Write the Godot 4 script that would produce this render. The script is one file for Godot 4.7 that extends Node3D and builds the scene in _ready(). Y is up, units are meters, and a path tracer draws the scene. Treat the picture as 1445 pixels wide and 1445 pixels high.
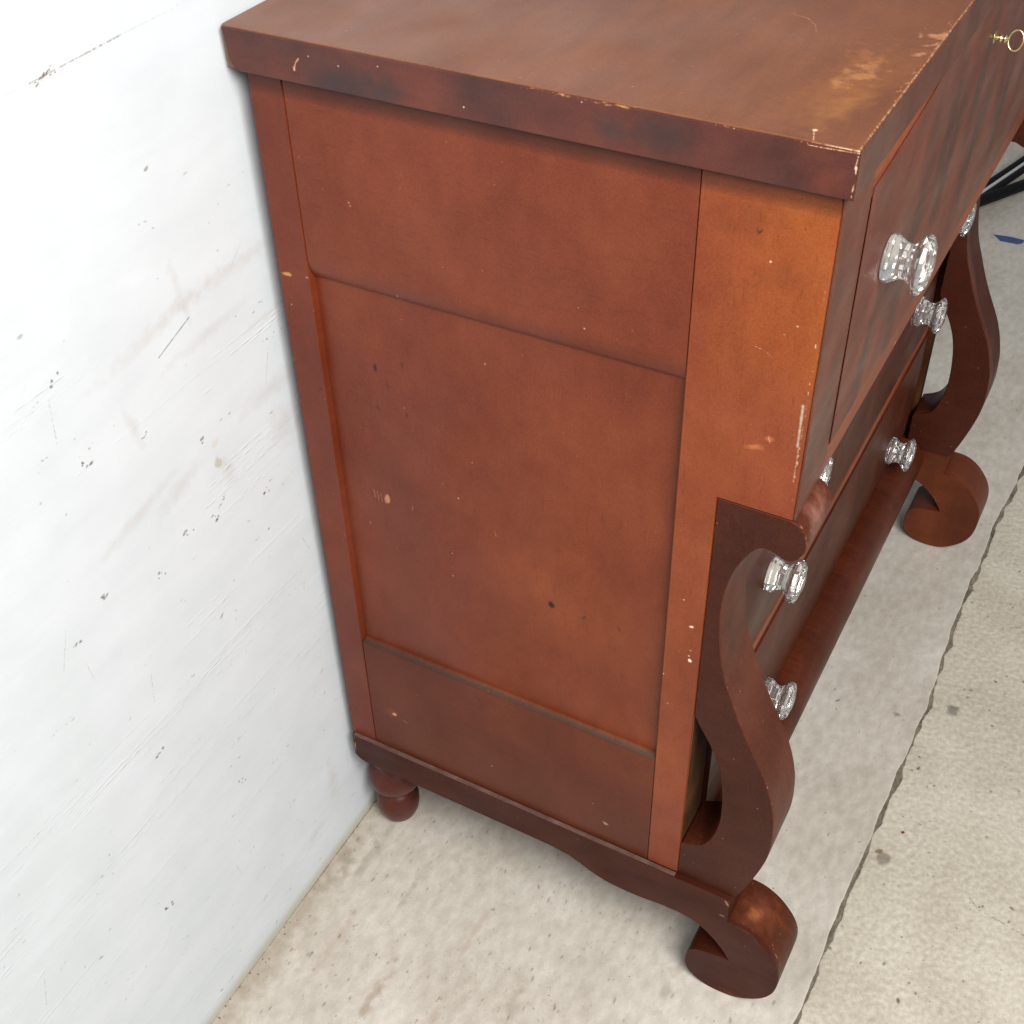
extends Node3D
# A red mahogany Empire chest of drawers standing against a white painted wall on a concrete floor.
# Axes: x runs along the wall (the near side of the chest is x = 0), y is up, z points away from the wall.

const FLOOR := -0.010
const X0 := 0.0            # near side of the carcass
const X1 := 0.946          # far side of the carcass

var mats := {}
var sheen: Texture2D

# ------------------------------------------------------------------ small picture helper
class Tex:
	var w: int
	var h: int
	var a0: float
	var a1: float
	var b0: float
	var b1: float
	var d: PackedByteArray
	var rng := RandomNumberGenerator.new()
	var fn := FastNoiseLite.new()

	func _init(w_: int, h_: int, a0_: float, a1_: float, b0_: float, b1_: float, sd: int):
		w = w_; h = h_; a0 = a0_; a1 = a1_; b0 = b0_; b1 = b1_
		rng.seed = sd
		fn.seed = sd
		fn.frequency = 0.045
		fn.fractal_octaves = 5

	# base colour plus layers [bytes, Vector3 amplitude]
	func fill(base: Color, layers: Array) -> void:
		d.resize(w * h * 3)
		var n := w * h
		var br := base.r * 255.0
		var bg := base.g * 255.0
		var bb := base.b * 255.0
		var L: Array = layers.duplicate()
		while L.size() < 3:
			L.append([L[0][0], Vector3.ZERO])
		var p0: PackedByteArray = L[0][0]
		var p1: PackedByteArray = L[1][0]
		var p2: PackedByteArray = L[2][0]
		var m0: Vector3 = L[0][1]
		var m1: Vector3 = L[1][1]
		var m2: Vector3 = L[2][1]
		var k := 0
		for i in n:
			var n0 := (p0[i] - 127.5) * 2.0
			var n1 := (p1[i] - 127.5) * 2.0
			var n2 := (p2[i] - 127.5) * 2.0
			d[k] = clampi(int(br + n0 * m0.x + n1 * m1.x + n2 * m2.x), 0, 255)
			d[k + 1] = clampi(int(bg + n0 * m0.y + n1 * m1.y + n2 * m2.y), 0, 255)
			d[k + 2] = clampi(int(bb + n0 * m0.z + n1 * m1.z + n2 * m2.z), 0, 255)
			k += 3

	func px(a: float) -> float:
		return (a - a0) / (a1 - a0) * w

	func py(b: float) -> float:
		return (b1 - b) / (b1 - b0) * h

	# multiply a rectangle of the surface by a colour (board tones, dust, painted shade and sheen)
	func tone(ra0: float, ra1: float, rb0: float, rb1: float, m: Vector3, soft := 0.0) -> void:
		var x_0 := maxi(0, int(px(ra0 - soft)))
		var x_1 := mini(w, int(px(ra1 + soft)))
		var y_0 := maxi(0, int(py(rb1 + soft)))
		var y_1 := mini(h, int(py(rb0 - soft)))
		var s := maxf(1.0, soft * w / (a1 - a0))
		var xl := px(ra0)
		var xr := px(ra1)
		var yt := py(rb1)
		var yb := py(rb0)
		for y in range(y_0, y_1):
			for x in range(x_0, x_1):
				var e := minf(minf(x - xl, xr - x), minf(y - yt, yb - y))
				var t := clampf(e / s * 0.5 + 0.5, 0.0, 1.0) if soft > 0.0 else 1.0
				var k := (y * w + x) * 3
				d[k] = clampi(int(d[k] * lerpf(1.0, m.x, t)), 0, 255)
				d[k + 1] = clampi(int(d[k + 1] * lerpf(1.0, m.y, t)), 0, 255)
				d[k + 2] = clampi(int(d[k + 2] * lerpf(1.0, m.z, t)), 0, 255)

	# an uneven spot at (a, b); ra, rb in metres, turned by ang; rough 0..1 breaks up its edge
	func spot(a: float, b: float, ra: float, rb: float, ang: float, c: Color, alpha: float, rough := 0.6, soft := 0.5) -> void:
		var sx := w / (a1 - a0)
		var sy := h / (b1 - b0)
		var cx := px(a)
		var cy := py(b)
		var R := maxf(ra, rb) * 1.6
		var ca := cos(ang)
		var sa := sin(ang)
		for y in range(maxi(0, int(cy - R * sy) - 1), mini(h, int(cy + R * sy) + 2)):
			for x in range(maxi(0, int(cx - R * sx) - 1), mini(w, int(cx + R * sx) + 2)):
				var ux := (x + 0.5 - cx) / sx
				var uy := -(y + 0.5 - cy) / sy
				var q := Vector2((ux * ca + uy * sa) / ra, (-ux * sa + uy * ca) / rb).length()
				q += fn.get_noise_2d(x, y) * rough
				var t := clampf((1.0 - q) / soft, 0.0, 1.0) * alpha
				if t <= 0.0:
					continue
				var k := (y * w + x) * 3
				d[k] = int(lerpf(d[k], c.r * 255.0, t))
				d[k + 1] = int(lerpf(d[k + 1], c.g * 255.0, t))
				d[k + 2] = int(lerpf(d[k + 2], c.b * 255.0, t))

	# a broken scratch along points, wid in metres
	func scratch(pts: Array, wid: float, c: Color, alpha: float, broken := 0.4) -> void:
		var sx := w / (a1 - a0)
		for j in pts.size() - 1:
			var p := Vector2(pts[j][0], pts[j][1])
			var q := Vector2(pts[j + 1][0], pts[j + 1][1])
			var steps := maxi(2, int(p.distance_to(q) * sx * 1.2))
			var ang := (q - p).angle()
			for s in steps:
				if rng.randf() < broken:
					continue
				var m := p.lerp(q, (s + 0.5) / steps)
				spot(m.x, m.y, maxf(wid, 0.9 / sx), wid * rng.randf_range(0.5, 1.1), ang, c, alpha * rng.randf_range(0.5, 1.0), 0.3, 0.6)

	# chips strewn along a line
	func chips(p: Vector2, q: Vector2, n: int, size: float, c: Color, alpha: float, wander := 0.0008) -> void:
		var ang := (q - p).angle()
		for i in n:
			var m := p.lerp(q, rng.randf())
			var s := size * pow(rng.randf(), 2.0) + size * 0.15
			spot(m.x, m.y + rng.randf_range(-wander, wander), s * rng.randf_range(1.0, 3.0), s * 0.6, ang + rng.randf_range(-0.2, 0.2), c.lerp(Color(0.35, 0.2, 0.1), rng.randf() * 0.4), alpha, 0.8)

	func image() -> Image:
		return Image.create_from_data(w, h, false, Image.FORMAT_RGB8, d)


func nz(w: int, h: int, freq: float, sd: int, oct := 4, sx := 1, sy := 1, warp := 0.0) -> PackedByteArray:
	var f := FastNoiseLite.new()
	f.noise_type = FastNoiseLite.TYPE_SIMPLEX_SMOOTH
	f.seed = sd
	f.frequency = freq
	f.fractal_octaves = oct
	if warp > 0.0:
		f.domain_warp_enabled = true
		f.domain_warp_amplitude = warp
		f.domain_warp_frequency = freq * 0.6
	var im := f.get_image(maxi(2, w / sx), maxi(2, h / sy))
	if sx > 1 or sy > 1:
		im.resize(w, h, Image.INTERPOLATE_CUBIC)
	im.convert(Image.FORMAT_L8)
	return im.get_data()


func grain(w: int, h: int, sd: int) -> PackedByteArray:
	var r := RandomNumberGenerator.new()
	r.seed = sd
	var o := PackedByteArray()
	o.resize(w * h)
	for i in range(0, w * h - 3, 4):
		o.encode_u32(i, (r.randi() & 0x7f7f7f7f) + 0x20202020)
	return o


func wood(called: String, t: Tex, rough: float, spec := 0.5) -> StandardMaterial3D:
	var m := StandardMaterial3D.new()
	m.resource_name = called
	m.albedo_texture = ImageTexture.create_from_image(t.image())
	m.uv1_scale = Vector3(1.0 / (t.a1 - t.a0), 1.0 / (t.b1 - t.b0), 1)
	m.uv1_offset = Vector3(-t.a0 / (t.a1 - t.a0), t.b1 / (t.b1 - t.b0), 0)
	m.roughness = rough
	m.metallic_specular = spec
	if sheen == null:
		var im := Image.create_from_data(256, 256, false, Image.FORMAT_L8, nz(256, 256, 0.02, 111, 5))
		for y in 256:
			for x in 256:
				im.set_pixel(x, y, Color.from_hsv(0, 0, 0.72 + 0.56 * (im.get_pixel(x, y).r - 0.5)))
		sheen = ImageTexture.create_from_image(im)
	if called in ["side_mahogany", "slab_top", "scroll_mahogany", "apron_mahogany", "flame_veneer", "drawer_mahogany", "slab_edge"]:
		m.roughness = rough / 0.72
		m.roughness_texture = sheen
	mats[called] = m
	return m


func plain(called: String, c: Color, rough: float, metal := 0.0) -> StandardMaterial3D:
	var m := StandardMaterial3D.new()
	m.resource_name = called
	m.albedo_color = c
	m.roughness = rough
	m.metallic = metal
	mats[called] = m
	return m


# ------------------------------------------------------------------ mesh helpers
func begin() -> SurfaceTool:
	var st := SurfaceTool.new()
	st.begin(Mesh.PRIMITIVE_TRIANGLES)
	return st


func tri(st: SurfaceTool, p: Array, n: Array, u: Array) -> void:
	var g: Vector3 = (p[1] - p[0]).cross(p[2] - p[0])
	var o := [0, 1, 2] if g.dot(n[0] + n[1] + n[2]) < 0.0 else [0, 2, 1]
	for k in o:
		st.set_normal(n[k])
		st.set_uv(u[k])
		st.add_vertex(p[k])


func quad(st: SurfaceTool, p: Array, n: Array, u: Array) -> void:
	tri(st, [p[0], p[1], p[2]], [n[0], n[1], n[2]], [u[0], u[1], u[2]])
	tri(st, [p[0], p[2], p[3]], [n[0], n[2], n[3]], [u[0], u[2], u[3]])


func to3(axis: String, a: float, b: float, c: float) -> Vector3:
	if axis == "x":
		return Vector3(c, b, a)      # outline in (z, y)
	if axis == "y":
		return Vector3(a, c, b)      # outline in (x, z)
	return Vector3(a, b, c)          # outline in (x, y)


func planar(mode: String, p: Vector3) -> Vector2:
	if mode == "side":
		return Vector2(p.z, -p.y)
	if mode == "top":
		return Vector2(p.x, -p.z)
	return Vector2(p.x, -p.y)


# a board with an outline, from lo to hi along an axis, edges eased by c
func extrude(st: SurfaceTool, outline: Array, axis: String, lo: float, hi: float, c: float, mode: String, wrap := "", sharp := 0.6) -> void:
	var pts := PackedVector2Array(outline)
	if Geometry2D.is_polygon_clockwise(pts):
		pts.reverse()
	var n := pts.size()
	var ins := PackedVector2Array()
	var en := []
	for i in n:
		var e := (pts[(i + 1) % n] - pts[i]).normalized()
		en.append(Vector2(e.y, -e.x))
	for i in n:
		var n1: Vector2 = en[(i + n - 1) % n]
		var n2: Vector2 = en[i]
		ins.append(pts[i] - (n1 + n2) * c / maxf(0.35, 1.0 + n1.dot(n2)))
	var idx := Geometry2D.triangulate_polygon(ins)
	for side in [0, 1]:
		var at := lo if side == 0 else hi
		var nn := to3(axis, 0, 0, -1.0 if side == 0 else 1.0)
		for k in range(0, idx.size(), 3):
			var P := []
			var U := []
			for j in 3:
				var q := ins[idx[k + j]]
				var p := to3(axis, q.x, q.y, at)
				P.append(p)
				U.append(planar(mode, p))
			tri(st, P, [nn, nn, nn], U)
	for i in n:
		var j := (i + 1) % n
		var ni: Vector2 = en[i]
		var prev: Vector2 = en[(i + n - 1) % n]
		var next: Vector2 = en[j]
		var na: Vector2 = (ni + prev).normalized() if ni.dot(prev) > 1.0 - sharp else ni
		var nb: Vector2 = (ni + next).normalized() if ni.dot(next) > 1.0 - sharp else ni
		var A := to3(axis, na.x, na.y, 0)
		var B := to3(axis, nb.x, nb.y, 0)
		var rings := [[ins[i], ins[j], lo, -0.75], [pts[i], pts[j], lo + c, -0.3], [pts[i], pts[j], hi - c, 0.3], [ins[i], ins[j], hi, 0.75]]
		for r in 3:
			var ra = rings[r]
			var rb = rings[r + 1]
			var P := [to3(axis, ra[0].x, ra[0].y, ra[2]), to3(axis, ra[1].x, ra[1].y, ra[2]), to3(axis, rb[1].x, rb[1].y, rb[2]), to3(axis, rb[0].x, rb[0].y, rb[2])]
			var ca := to3(axis, 0, 0, ra[3] if r != 1 else 0.0)
			var cb := to3(axis, 0, 0, rb[3] if r != 1 else 0.0)
			if r == 0:
				cb = Vector3.ZERO
			if r == 2:
				ca = Vector3.ZERO
			var N := [(A + ca).normalized(), (B + ca).normalized(), (B + cb).normalized(), (A + cb).normalized()]
			var U := []
			for q in 4:
				if wrap == "zx":
					U.append(Vector2(P[q].z, P[q].x))
				elif wrap == "yx":
					U.append(Vector2(P[q].y, P[q].x))
				else:
					U.append(planar(mode, P[q]))
			quad(st, P, N, U)


func box(st: SurfaceTool, x0: float, x1: float, y0: float, y1: float, z0: float, z1: float, c: float, mode: String) -> void:
	if mode == "side":
		extrude(st, [Vector2(z0, y0), Vector2(z1, y0), Vector2(z1, y1), Vector2(z0, y1)], "x", x0, x1, c, mode)
	elif mode == "top":
		extrude(st, [Vector2(x0, z0), Vector2(x1, z0), Vector2(x1, z1), Vector2(x0, z1)], "y", y0, y1, c, mode)
	else:
		extrude(st, [Vector2(x0, y0), Vector2(x1, y0), Vector2(x1, y1), Vector2(x0, y1)], "z", z0, z1, c, mode)


# smooth outline through key points; the points at the listed indices stay corners
func smooth(keys: Array, corners: Array, per := 4) -> Array:
	var out := []
	var n := keys.size()
	for i in n:
		var p1: Vector2 = keys[i]
		var p2: Vector2 = keys[(i + 1) % n]
		out.append(p1)
		if i in corners and (i + 1) % n in corners:
			continue
		var p0: Vector2 = keys[(i + n - 1) % n] if not i in corners else p1
		var p3: Vector2 = keys[(i + 2) % n] if not (i + 1) % n in corners else p2
		for k in range(1, per):
			out.append(p1.cubic_interpolate(p2, p0, p3, float(k) / per))
	return out


func obj(called: String, st: SurfaceTool, m: Material, parent: Node = self) -> MeshInstance3D:
	var o := MeshInstance3D.new()
	o.name = called
	o.mesh = st.commit()
	o.material_override = m
	parent.add_child(o, true)
	return o


func thing(called: String, label: String, category: String, at := Vector3.ZERO) -> Node3D:
	var o := Node3D.new()
	o.name = called
	o.position = at
	o.set_meta("label", label)
	o.set_meta("category", category)
	add_child(o, true)
	return o


# turned or pressed shape round an axis; profile of (radius, along)
func lathe(st: SurfaceTool, prof: Array, base: Vector3, along: Vector3, seg: int, flat := false, lobes := 0, lobe_depth := 0.0, from_along := 0.0, jitter := 0.0) -> void:
	var t1 := along.cross(Vector3(0.3, 0.5, 0.81)).normalized()
	var t2 := along.cross(t1).normalized()
	var jr := RandomNumberGenerator.new()
	jr.seed = int(base.x * 9173.0) + int(base.y * 3371.0)
	var rows := []
	for p in prof:
		var row := []
		for s in seg:
			var a := TAU * s / seg
			var r: float = p.x
			if lobes > 0 and p.y >= from_along:
				r *= 1.0 - lobe_depth * (0.5 - 0.5 * cos(a * lobes))
			if jitter > 0.0 and p.x > 0.002 and p.y > 0.003:
				r += jr.randf_range(-jitter, jitter)
			row.append(base + along * p.y + (t1 * cos(a) + t2 * sin(a)) * r)
		rows.append(row)
	for i in prof.size() - 1:
		var dr: Vector2 = prof[i + 1] - prof[i]
		for s in seg:
			var s2 := (s + 1) % seg
			var P := [rows[i][s], rows[i][s2], rows[i + 1][s2], rows[i + 1][s]]
			var N := []
			for q in 4:
				var ang: float = TAU * (s if q in [0, 3] else s + 1) / seg
				if flat:
					ang = TAU * (s + 0.5) / seg
				var tang := dr
				if not flat:
					var row: int = i if q < 2 else i + 1
					tang = prof[mini(row + 1, prof.size() - 1)] - prof[maxi(row - 1, 0)]
				var rad := t1 * cos(ang) + t2 * sin(ang)
				N.append((rad * tang.y - along * tang.x).normalized())
			if jitter > 0.0:
				var fnn: Vector3 = (P[1] - P[0]).cross(P[2] - P[0]) + (P[2] - P[0]).cross(P[3] - P[0])
				if fnn.length() > 1e-12:
					fnn = fnn.normalized() * (1.0 if fnn.dot(N[0]) > 0.0 else -1.0)
					N = [fnn, fnn, fnn, fnn]
			quad(st, P, N, [Vector2(s * 0.01, prof[i].y), Vector2((s + 1) * 0.01, prof[i].y), Vector2((s + 1) * 0.01, prof[i + 1].y), Vector2(s * 0.01, prof[i + 1].y)])


func tube(st: SurfaceTool, path: Array, r: float, seg := 10) -> void:
	var n := path.size()
	var rows := []
	for i in n:
		var d: Vector3 = (path[mini(i + 1, n - 1)] - path[maxi(i - 1, 0)]).normalized()
		var u := d.cross(Vector3.UP if absf(d.y) < 0.9 else Vector3.RIGHT).normalized()
		var v := u.cross(d)
		var row := []
		for s in seg:
			var a := TAU * s / seg
			var nn := u * cos(a) + v * sin(a)
			row.append([path[i] + nn * r, nn])
		rows.append(row)
	for i in n - 1:
		for s in seg:
			var s2 := (s + 1) % seg
			quad(st, [rows[i][s][0], rows[i][s2][0], rows[i + 1][s2][0], rows[i + 1][s][0]], [rows[i][s][1], rows[i][s2][1], rows[i + 1][s2][1], rows[i + 1][s][1]], [Vector2.ZERO, Vector2.ZERO, Vector2.ZERO, Vector2.ZERO])


# ------------------------------------------------------------------ the scene
func _ready() -> void:
	var cam := Camera3D.new()
	cam.name = "camera"
	cam.fov = 43.467
	cam.near = 0.02
	cam.far = 60.0
	var f := Vector3(0.65612466, -0.6544389, -0.3757794)
	var up := Vector3(0.58281727, 0.75576173, -0.29857701)
	cam.basis = Basis(f.cross(up).normalized(), up.normalized(), -f.normalized())
	cam.position = Vector3(-0.795564, 1.429094, 0.693261)
	add_child(cam)

	var we := WorldEnvironment.new()
	we.name = "world_environment"
	var env := Environment.new()
	env.background_mode = Environment.BG_COLOR
	env.background_color = Color(0.41, 0.42, 0.43)
	env.tonemap_mode = Environment.TONE_MAPPER_LINEAR
	env.tonemap_exposure = 1.9
	env.sdfgi_enabled = true
	env.ssao_enabled = true
	env.ssil_enabled = true
	we.environment = env
	add_child(we)

	# daylight from the open door: one broad soft lamp high in front, left of the chest
	var key := AreaLight3D.new()
	key.name = "door_daylight"
	key.area_size = Vector2(1.3, 1.0)
	key.light_color = Color(1.0, 0.985, 0.96)
	key.light_energy = 5.0
	key.area_range = 12.0
	key.shadow_enabled = true
	add_child(key)
	key.look_at_from_position(Vector3(-1.0, 2.25, 1.6), Vector3(0.1, 0.5, 0.2), Vector3.UP)

	materials()
	setting()
	chest()
	brass_key()
	background_things()


func materials() -> void:
	var chip := Color(0.80, 0.60, 0.44)
	var pale := Color(0.88, 0.78, 0.68)
	# ---- near side of the chest, in (z, y)
	var w := 800
	var h := 1280
	var t := Tex.new(w, h, -0.02, 0.54, 0.12, 1.04, 5)
	t.fill(Color(0.448, 0.203, 0.112), [[nz(w, h, 0.004, 11, 4, 1, 1, 30.0), Vector3(0.036, 0.028, 0.022)], [nz(w, h, 0.03, 12, 4, 1, 2), Vector3(0.014, 0.012, 0.010)], [grain(w, h, 3), Vector3(0.060, 0.046, 0.036)]])
	t.tone(0.3994, 0.54, 0.12, 1.04, Vector3(1.15, 1.22, 1.20))                  # the front stile is a paler, more orange board
	t.tone(0.425, 0.54, 0.86, 1.04, Vector3(1.08, 1.14, 0.90), 0.03)
	t.tone(0.3994, 0.54, 0.12, 0.62, Vector3(0.95, 0.94, 1.0), 0.12)
	t.tone(-0.02, 0.0345, 0.12, 1.04, Vector3(0.96, 0.94, 1.02))
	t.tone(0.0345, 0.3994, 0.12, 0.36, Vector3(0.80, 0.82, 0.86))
	t.tone(0.22, 0.3994, 0.36, 0.74, Vector3(1.10, 1.16, 1.0), 0.09)
	t.tone(0.0345, 0.16, 0.36, 0.72, Vector3(0.94, 0.94, 1.05), 0.05)
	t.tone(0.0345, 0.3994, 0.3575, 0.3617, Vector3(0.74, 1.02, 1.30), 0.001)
	t.tone(-0.02, 0.54, 1.006, 1.04, Vector3(0.72, 0.72, 0.75), 0.004)  # shade under the overhang of the top, painted into the colour
	for i in 1500:                                                              # pores: level on the rails, upright on panel and stiles
		var q := Vector2(t.rng.randf_range(0.0, 0.5), t.rng.randf_range(0.18, 1.02))
		var level := q.x > 0.0345 and q.x < 0.3994 and (q.y > 0.84 or q.y < 0.36)
		t.spot(q.x, q.y, 0.0006, t.rng.randf_range(0.004, 0.012), PI / 2 if level else 0.0, Color(0.25, 0.09, 0.05) if i % 3 else Color(0.58, 0.30, 0.18), t.rng.randf_range(0.14, 0.34), 0.3, 0.9)
	for b in [[0.439, 0.99, 0.05, 0.02], [0.47, 0.95, 0.03, 0.015], [0.30, 0.9, 0.08, 0.03], [0.2, 0.45, 0.06, 0.05], [0.1, 0.62, 0.03, 0.05]]:
		t.spot(b[0], b[1], b[2], b[3], 0.3, Color(0.36, 0.17, 0.09), 0.22, 0.8, 0.9)
	for b in [[0.090, 0.749], [0.121, 0.761], [0.102, 0.733], [0.028, 0.709], [0.275, 0.521], [0.311, 0.521], [0.349, 0.521], [0.121, 0.705], [0.445, 0.981], [0.16, 0.543], [0.088, 0.702]]:
		t.spot(b[0], b[1], 0.0018, 0.0042, t.rng.randf_range(-0.5, 0.5), Color(0.15, 0.06, 0.05), 0.45, 0.7, 0.8)
	t.spot(0.275, 0.521, 0.0035, 0.005, 0.5, Color(0.12, 0.05, 0.05), 0.85, 0.6, 0.6)
	t.spot(0.090, 0.749, 0.0025, 0.0055, -0.2, Color(0.14, 0.06, 0.06), 0.7, 0.6, 0.6)
	t.spot(0.447, 0.9805, 0.0016, 0.0055, -0.6, Color(0.20, 0.08, 0.06), 0.8, 0.6, 0.6)
	for b in [[0.088, 0.921], [0.089, 0.918], [0.126, 0.838], [0.119, 0.712], [0.173, 0.621], [0.161, 0.543], [0.160, 0.511], [0.191, 0.672], [0.415, 0.600], [0.426, 0.538], [0.401, 0.493], [0.408, 0.453], [0.457, 0.959], [0.062, 0.545], [0.425, 0.53], [0.398, 0.524], [0.483, 0.912], [0.009, 0.80], [0.21, 0.79], [0.31, 0.86], [0.33, 0.24], [0.2, 0.23]]:
		t.spot(b[0], b[1], 0.0011, 0.0011, 0.0, pale, 0.9, 0.5, 0.7)
	t.spot(0.426, 0.524, 0.002, 0.0026, 0.3, Color(0.95, 0.9, 0.83), 1.0, 0.8, 0.5)
	t.spot(0.4245, 0.569, 0.0022, 0.0014, 0.3, Color(0.93, 0.86, 0.78), 0.9, 0.8, 0.5)
	for k in 4:                                                                   # a rubbed place with thin upright strokes
		t.scratch([[0.0715 + k * 0.004, 0.594 - k * 0.001], [0.0725 + k * 0.004, 0.583 - k * 0.001]], 0.0007, Color(0.75, 0.53, 0.38), 0.8, 0.15)
	t.spot(0.0875, 0.5875, 0.0034, 0.0072, -0.05, Color(0.74, 0.50, 0.34), 0.9, 0.35, 0.3)
	t.scratch([[0.117, 0.592], [0.118, 0.587], [0.116, 0.583]], 0.0005, chip, 0.8, 0.2)
	t.scratch([[0.212, 0.595], [0.214, 0.588]], 0.0007, chip, 0.8, 0.2)
	t.spot(0.0085, 0.832, 0.0055, 0.002, 0.1, Color(0.78, 0.62, 0.33), 0.8, 0.9, 0.5)
	t.spot(0.0315, 0.8345, 0.002, 0.001, 0.0, chip, 0.7, 0.8, 0.6)
	t.spot(0.062, 0.252, 0.010, 0.012, 0.5, Color(0.52, 0.33, 0.22), 0.35, 0.9, 0.9)
	t.spot(0.068, 0.249, 0.003, 0.0025, 0.4, Color(0.78, 0.58, 0.42), 0.9, 0.8, 0.5)
	t.spot(0.082, 0.244, 0.004, 0.001, -0.4, Color(0.68, 0.47, 0.35), 0.6, 0.8, 0.6)
	t.spot(0.347, 0.2135, 0.006, 0.003, -0.4, Color(0.66, 0.55, 0.45), 0.8, 0.9, 0.5)
	t.spot(0.460, 0.793, 0.009, 0.0035, 0.2, Color(0.76, 0.47, 0.28), 0.6, 1.0, 0.7)
	t.spot(0.473, 0.805, 0.005, 0.003, 0.2, Color(0.76, 0.47, 0.28), 0.5, 1.0, 0.7)
	t.scratch([[0.4725, 0.807], [0.4745, 0.801]], 0.0005, pale, 0.9, 0.1)
	t.scratch([[0.453, 0.886], [0.462, 0.884], [0.467, 0.880]], 0.0004, pale, 0.6, 0.3)
	t.scratch([[0.496, 0.845], [0.4965, 0.805]], 0.0016, Color(0.68, 0.65, 0.60), 0.8, 0.1)
	t.scratch([[0.4975, 0.805], [0.4975, 0.77]], 0.0009, Color(0.70, 0.62, 0.55), 0.8, 0.4)
	t.chips(Vector2(0.4985, 0.90), Vector2(0.4985, 0.76), 20, 0.0012, pale, 0.9, 0.0003)
	t.chips(Vector2(0.4988, 1.0), Vector2(0.4988, 0.74), 26, 0.0007, chip, 0.7, 0.0003)
	t.chips(Vector2(0.0008, 0.76), Vector2(0.0008, 0.55), 14, 0.0012, chip, 0.8, 0.0004)
	t.chips(Vector2(0.0322, 0.76), Vector2(0.0322, 0.4), 12, 0.0007, chip, 0.6, 0.0003)
	for i in 60:
		t.spot(t.rng.randf_range(0.0, 0.5), t.rng.randf_range(0.18, 1.0), 0.0007, 0.0007, 0.0, pale, t.rng.randf_range(0.3, 0.75), 0.3, 0.8)
	for i in 40:
		t.spot(t.rng.randf_range(0.40, 0.5), t.rng.randf_range(0.2, 1.0), 0.0006, 0.0016, 0.0, Color(0.28, 0.11, 0.06), 0.5, 0.3, 0.8)
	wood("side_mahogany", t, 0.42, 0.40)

	# ---- near edge of the top slab, in (z, y)
	t = Tex.new(1024, 96, -0.03, 0.52, 1.012, 1.0635, 6)
	t.fill(Color(0.320, 0.145, 0.105), [[nz(1024, 96, 0.005, 21, 2, 1, 1, 40.0), Vector3(0.075, 0.034, 0.016)], [nz(1024, 96, 0.02, 22, 3), Vector3(0.018, 0.014, 0.012)], [grain(1024, 96, 4), Vector3(0.055, 0.045, 0.042)]])
	for b in [[0.10, 1.03, 0.05], [0.135, 1.028, 0.03], [0.37, 1.04, 0.03], [0.33, 1.036, 0.02]]:
		t.spot(b[0], b[1], b[2], 0.018, 0.15, Color(0.19, 0.13, 0.135), 0.65, 0.35, 0.95)
	t.spot(0.49, 1.03, 0.02, 0.012, 0.5, Color(0.42, 0.18, 0.12), 0.5, 0.5, 0.9)
	t.chips(Vector2(0.258, 1.0545), Vector2(0.345, 1.0545), 34, 0.0016, Color(0.74, 0.56, 0.36), 0.7, 0.0010)
	t.scratch([[0.474, 1.0535], [0.49, 1.0538], [0.509, 1.0545]], 0.0006, Color(0.92, 0.80, 0.66), 0.85, 0.3)
	t.scratch([[0.5085, 1.055], [0.5075, 1.044], [0.5085, 1.040]], 0.0008, Color(0.92, 0.80, 0.66), 0.85, 0.3)
	t.chips(Vector2(0.5085, 1.045), Vector2(0.508, 1.022), 14, 0.0012, Color(0.93, 0.82, 0.68), 0.9, 0.0006)
	t.chips(Vector2(0.40, 1.0550), Vector2(0.475, 1.0550), 14, 0.0007, pale, 0.8, 0.0004)
	t.scratch([[0.054, 1.031], [0.0565, 1.0375], [0.060, 1.0415]], 0.0010, Color(0.78, 0.60, 0.46), 0.9, 0.05)
	t.spot(0.0545, 1.0325, 0.0012, 0.0022, 0.1, Color(0.80, 0.64, 0.50), 0.9, 0.6, 0.5)
	t.chips(Vector2(-0.017, 1.045), Vector2(-0.0165, 1.056), 8, 0.0016, chip, 0.8, 0.0008)
	t.chips(Vector2(-0.015, 1.022), Vector2(0.0, 1.0205), 14, 0.0014, chip, 0.8, 0.0008)
	for b in [[0.098, 1.042], [0.135, 1.048], [0.07, 1.045], [0.308, 1.052], [0.21, 1.03]]:
		t.spot(b[0], b[1], 0.0009, 0.0009, 0, pale, 0.9, 0.4, 0.7)
	wood("slab_edge", t, 0.42)

	# ---- top of the slab, in (x, z)
	t = Tex.new(900, 768, -0.02, 0.62, -0.03, 0.52, 7)
	t.fill(Color(0.455, 0.255, 0.130), [[nz(900, 768, 0.007, 31, 4, 2, 1, 30.0), Vector3(0.035, 0.025, 0.018)], [nz(900, 768, 0.03, 32, 4, 6, 1), Vector3(0.02, 0.014, 0.01)], [grain(900, 768, 5), Vector3(0.065, 0.055, 0.046)]])
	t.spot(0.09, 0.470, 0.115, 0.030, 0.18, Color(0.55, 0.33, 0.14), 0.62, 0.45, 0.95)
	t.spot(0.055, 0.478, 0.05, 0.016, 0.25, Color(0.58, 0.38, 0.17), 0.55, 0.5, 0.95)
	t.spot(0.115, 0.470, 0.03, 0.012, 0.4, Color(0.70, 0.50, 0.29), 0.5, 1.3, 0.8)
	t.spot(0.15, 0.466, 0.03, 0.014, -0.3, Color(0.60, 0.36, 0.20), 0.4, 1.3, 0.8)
	t.scratch([[-0.004, 0.5078], [0.62, 0.5078]], 0.0009, Color(0.86, 0.72, 0.58), 0.55, 0.4)
	t.chips(Vector2(-0.004, 0.5085), Vector2(0.62, 0.5085), 110, 0.0011, Color(0.86, 0.70, 0.54), 0.7, 0.0005)
	t.chips(Vector2(0.07, 0.506), Vector2(0.25, 0.505), 44, 0.0020, Color(0.80, 0.58, 0.42), 0.6, 0.0025)
	t.spot(0.212, 0.499, 0.012, 0.006, 1.2, Color(0.74, 0.50, 0.36), 0.75, 1.3, 0.6)
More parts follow.
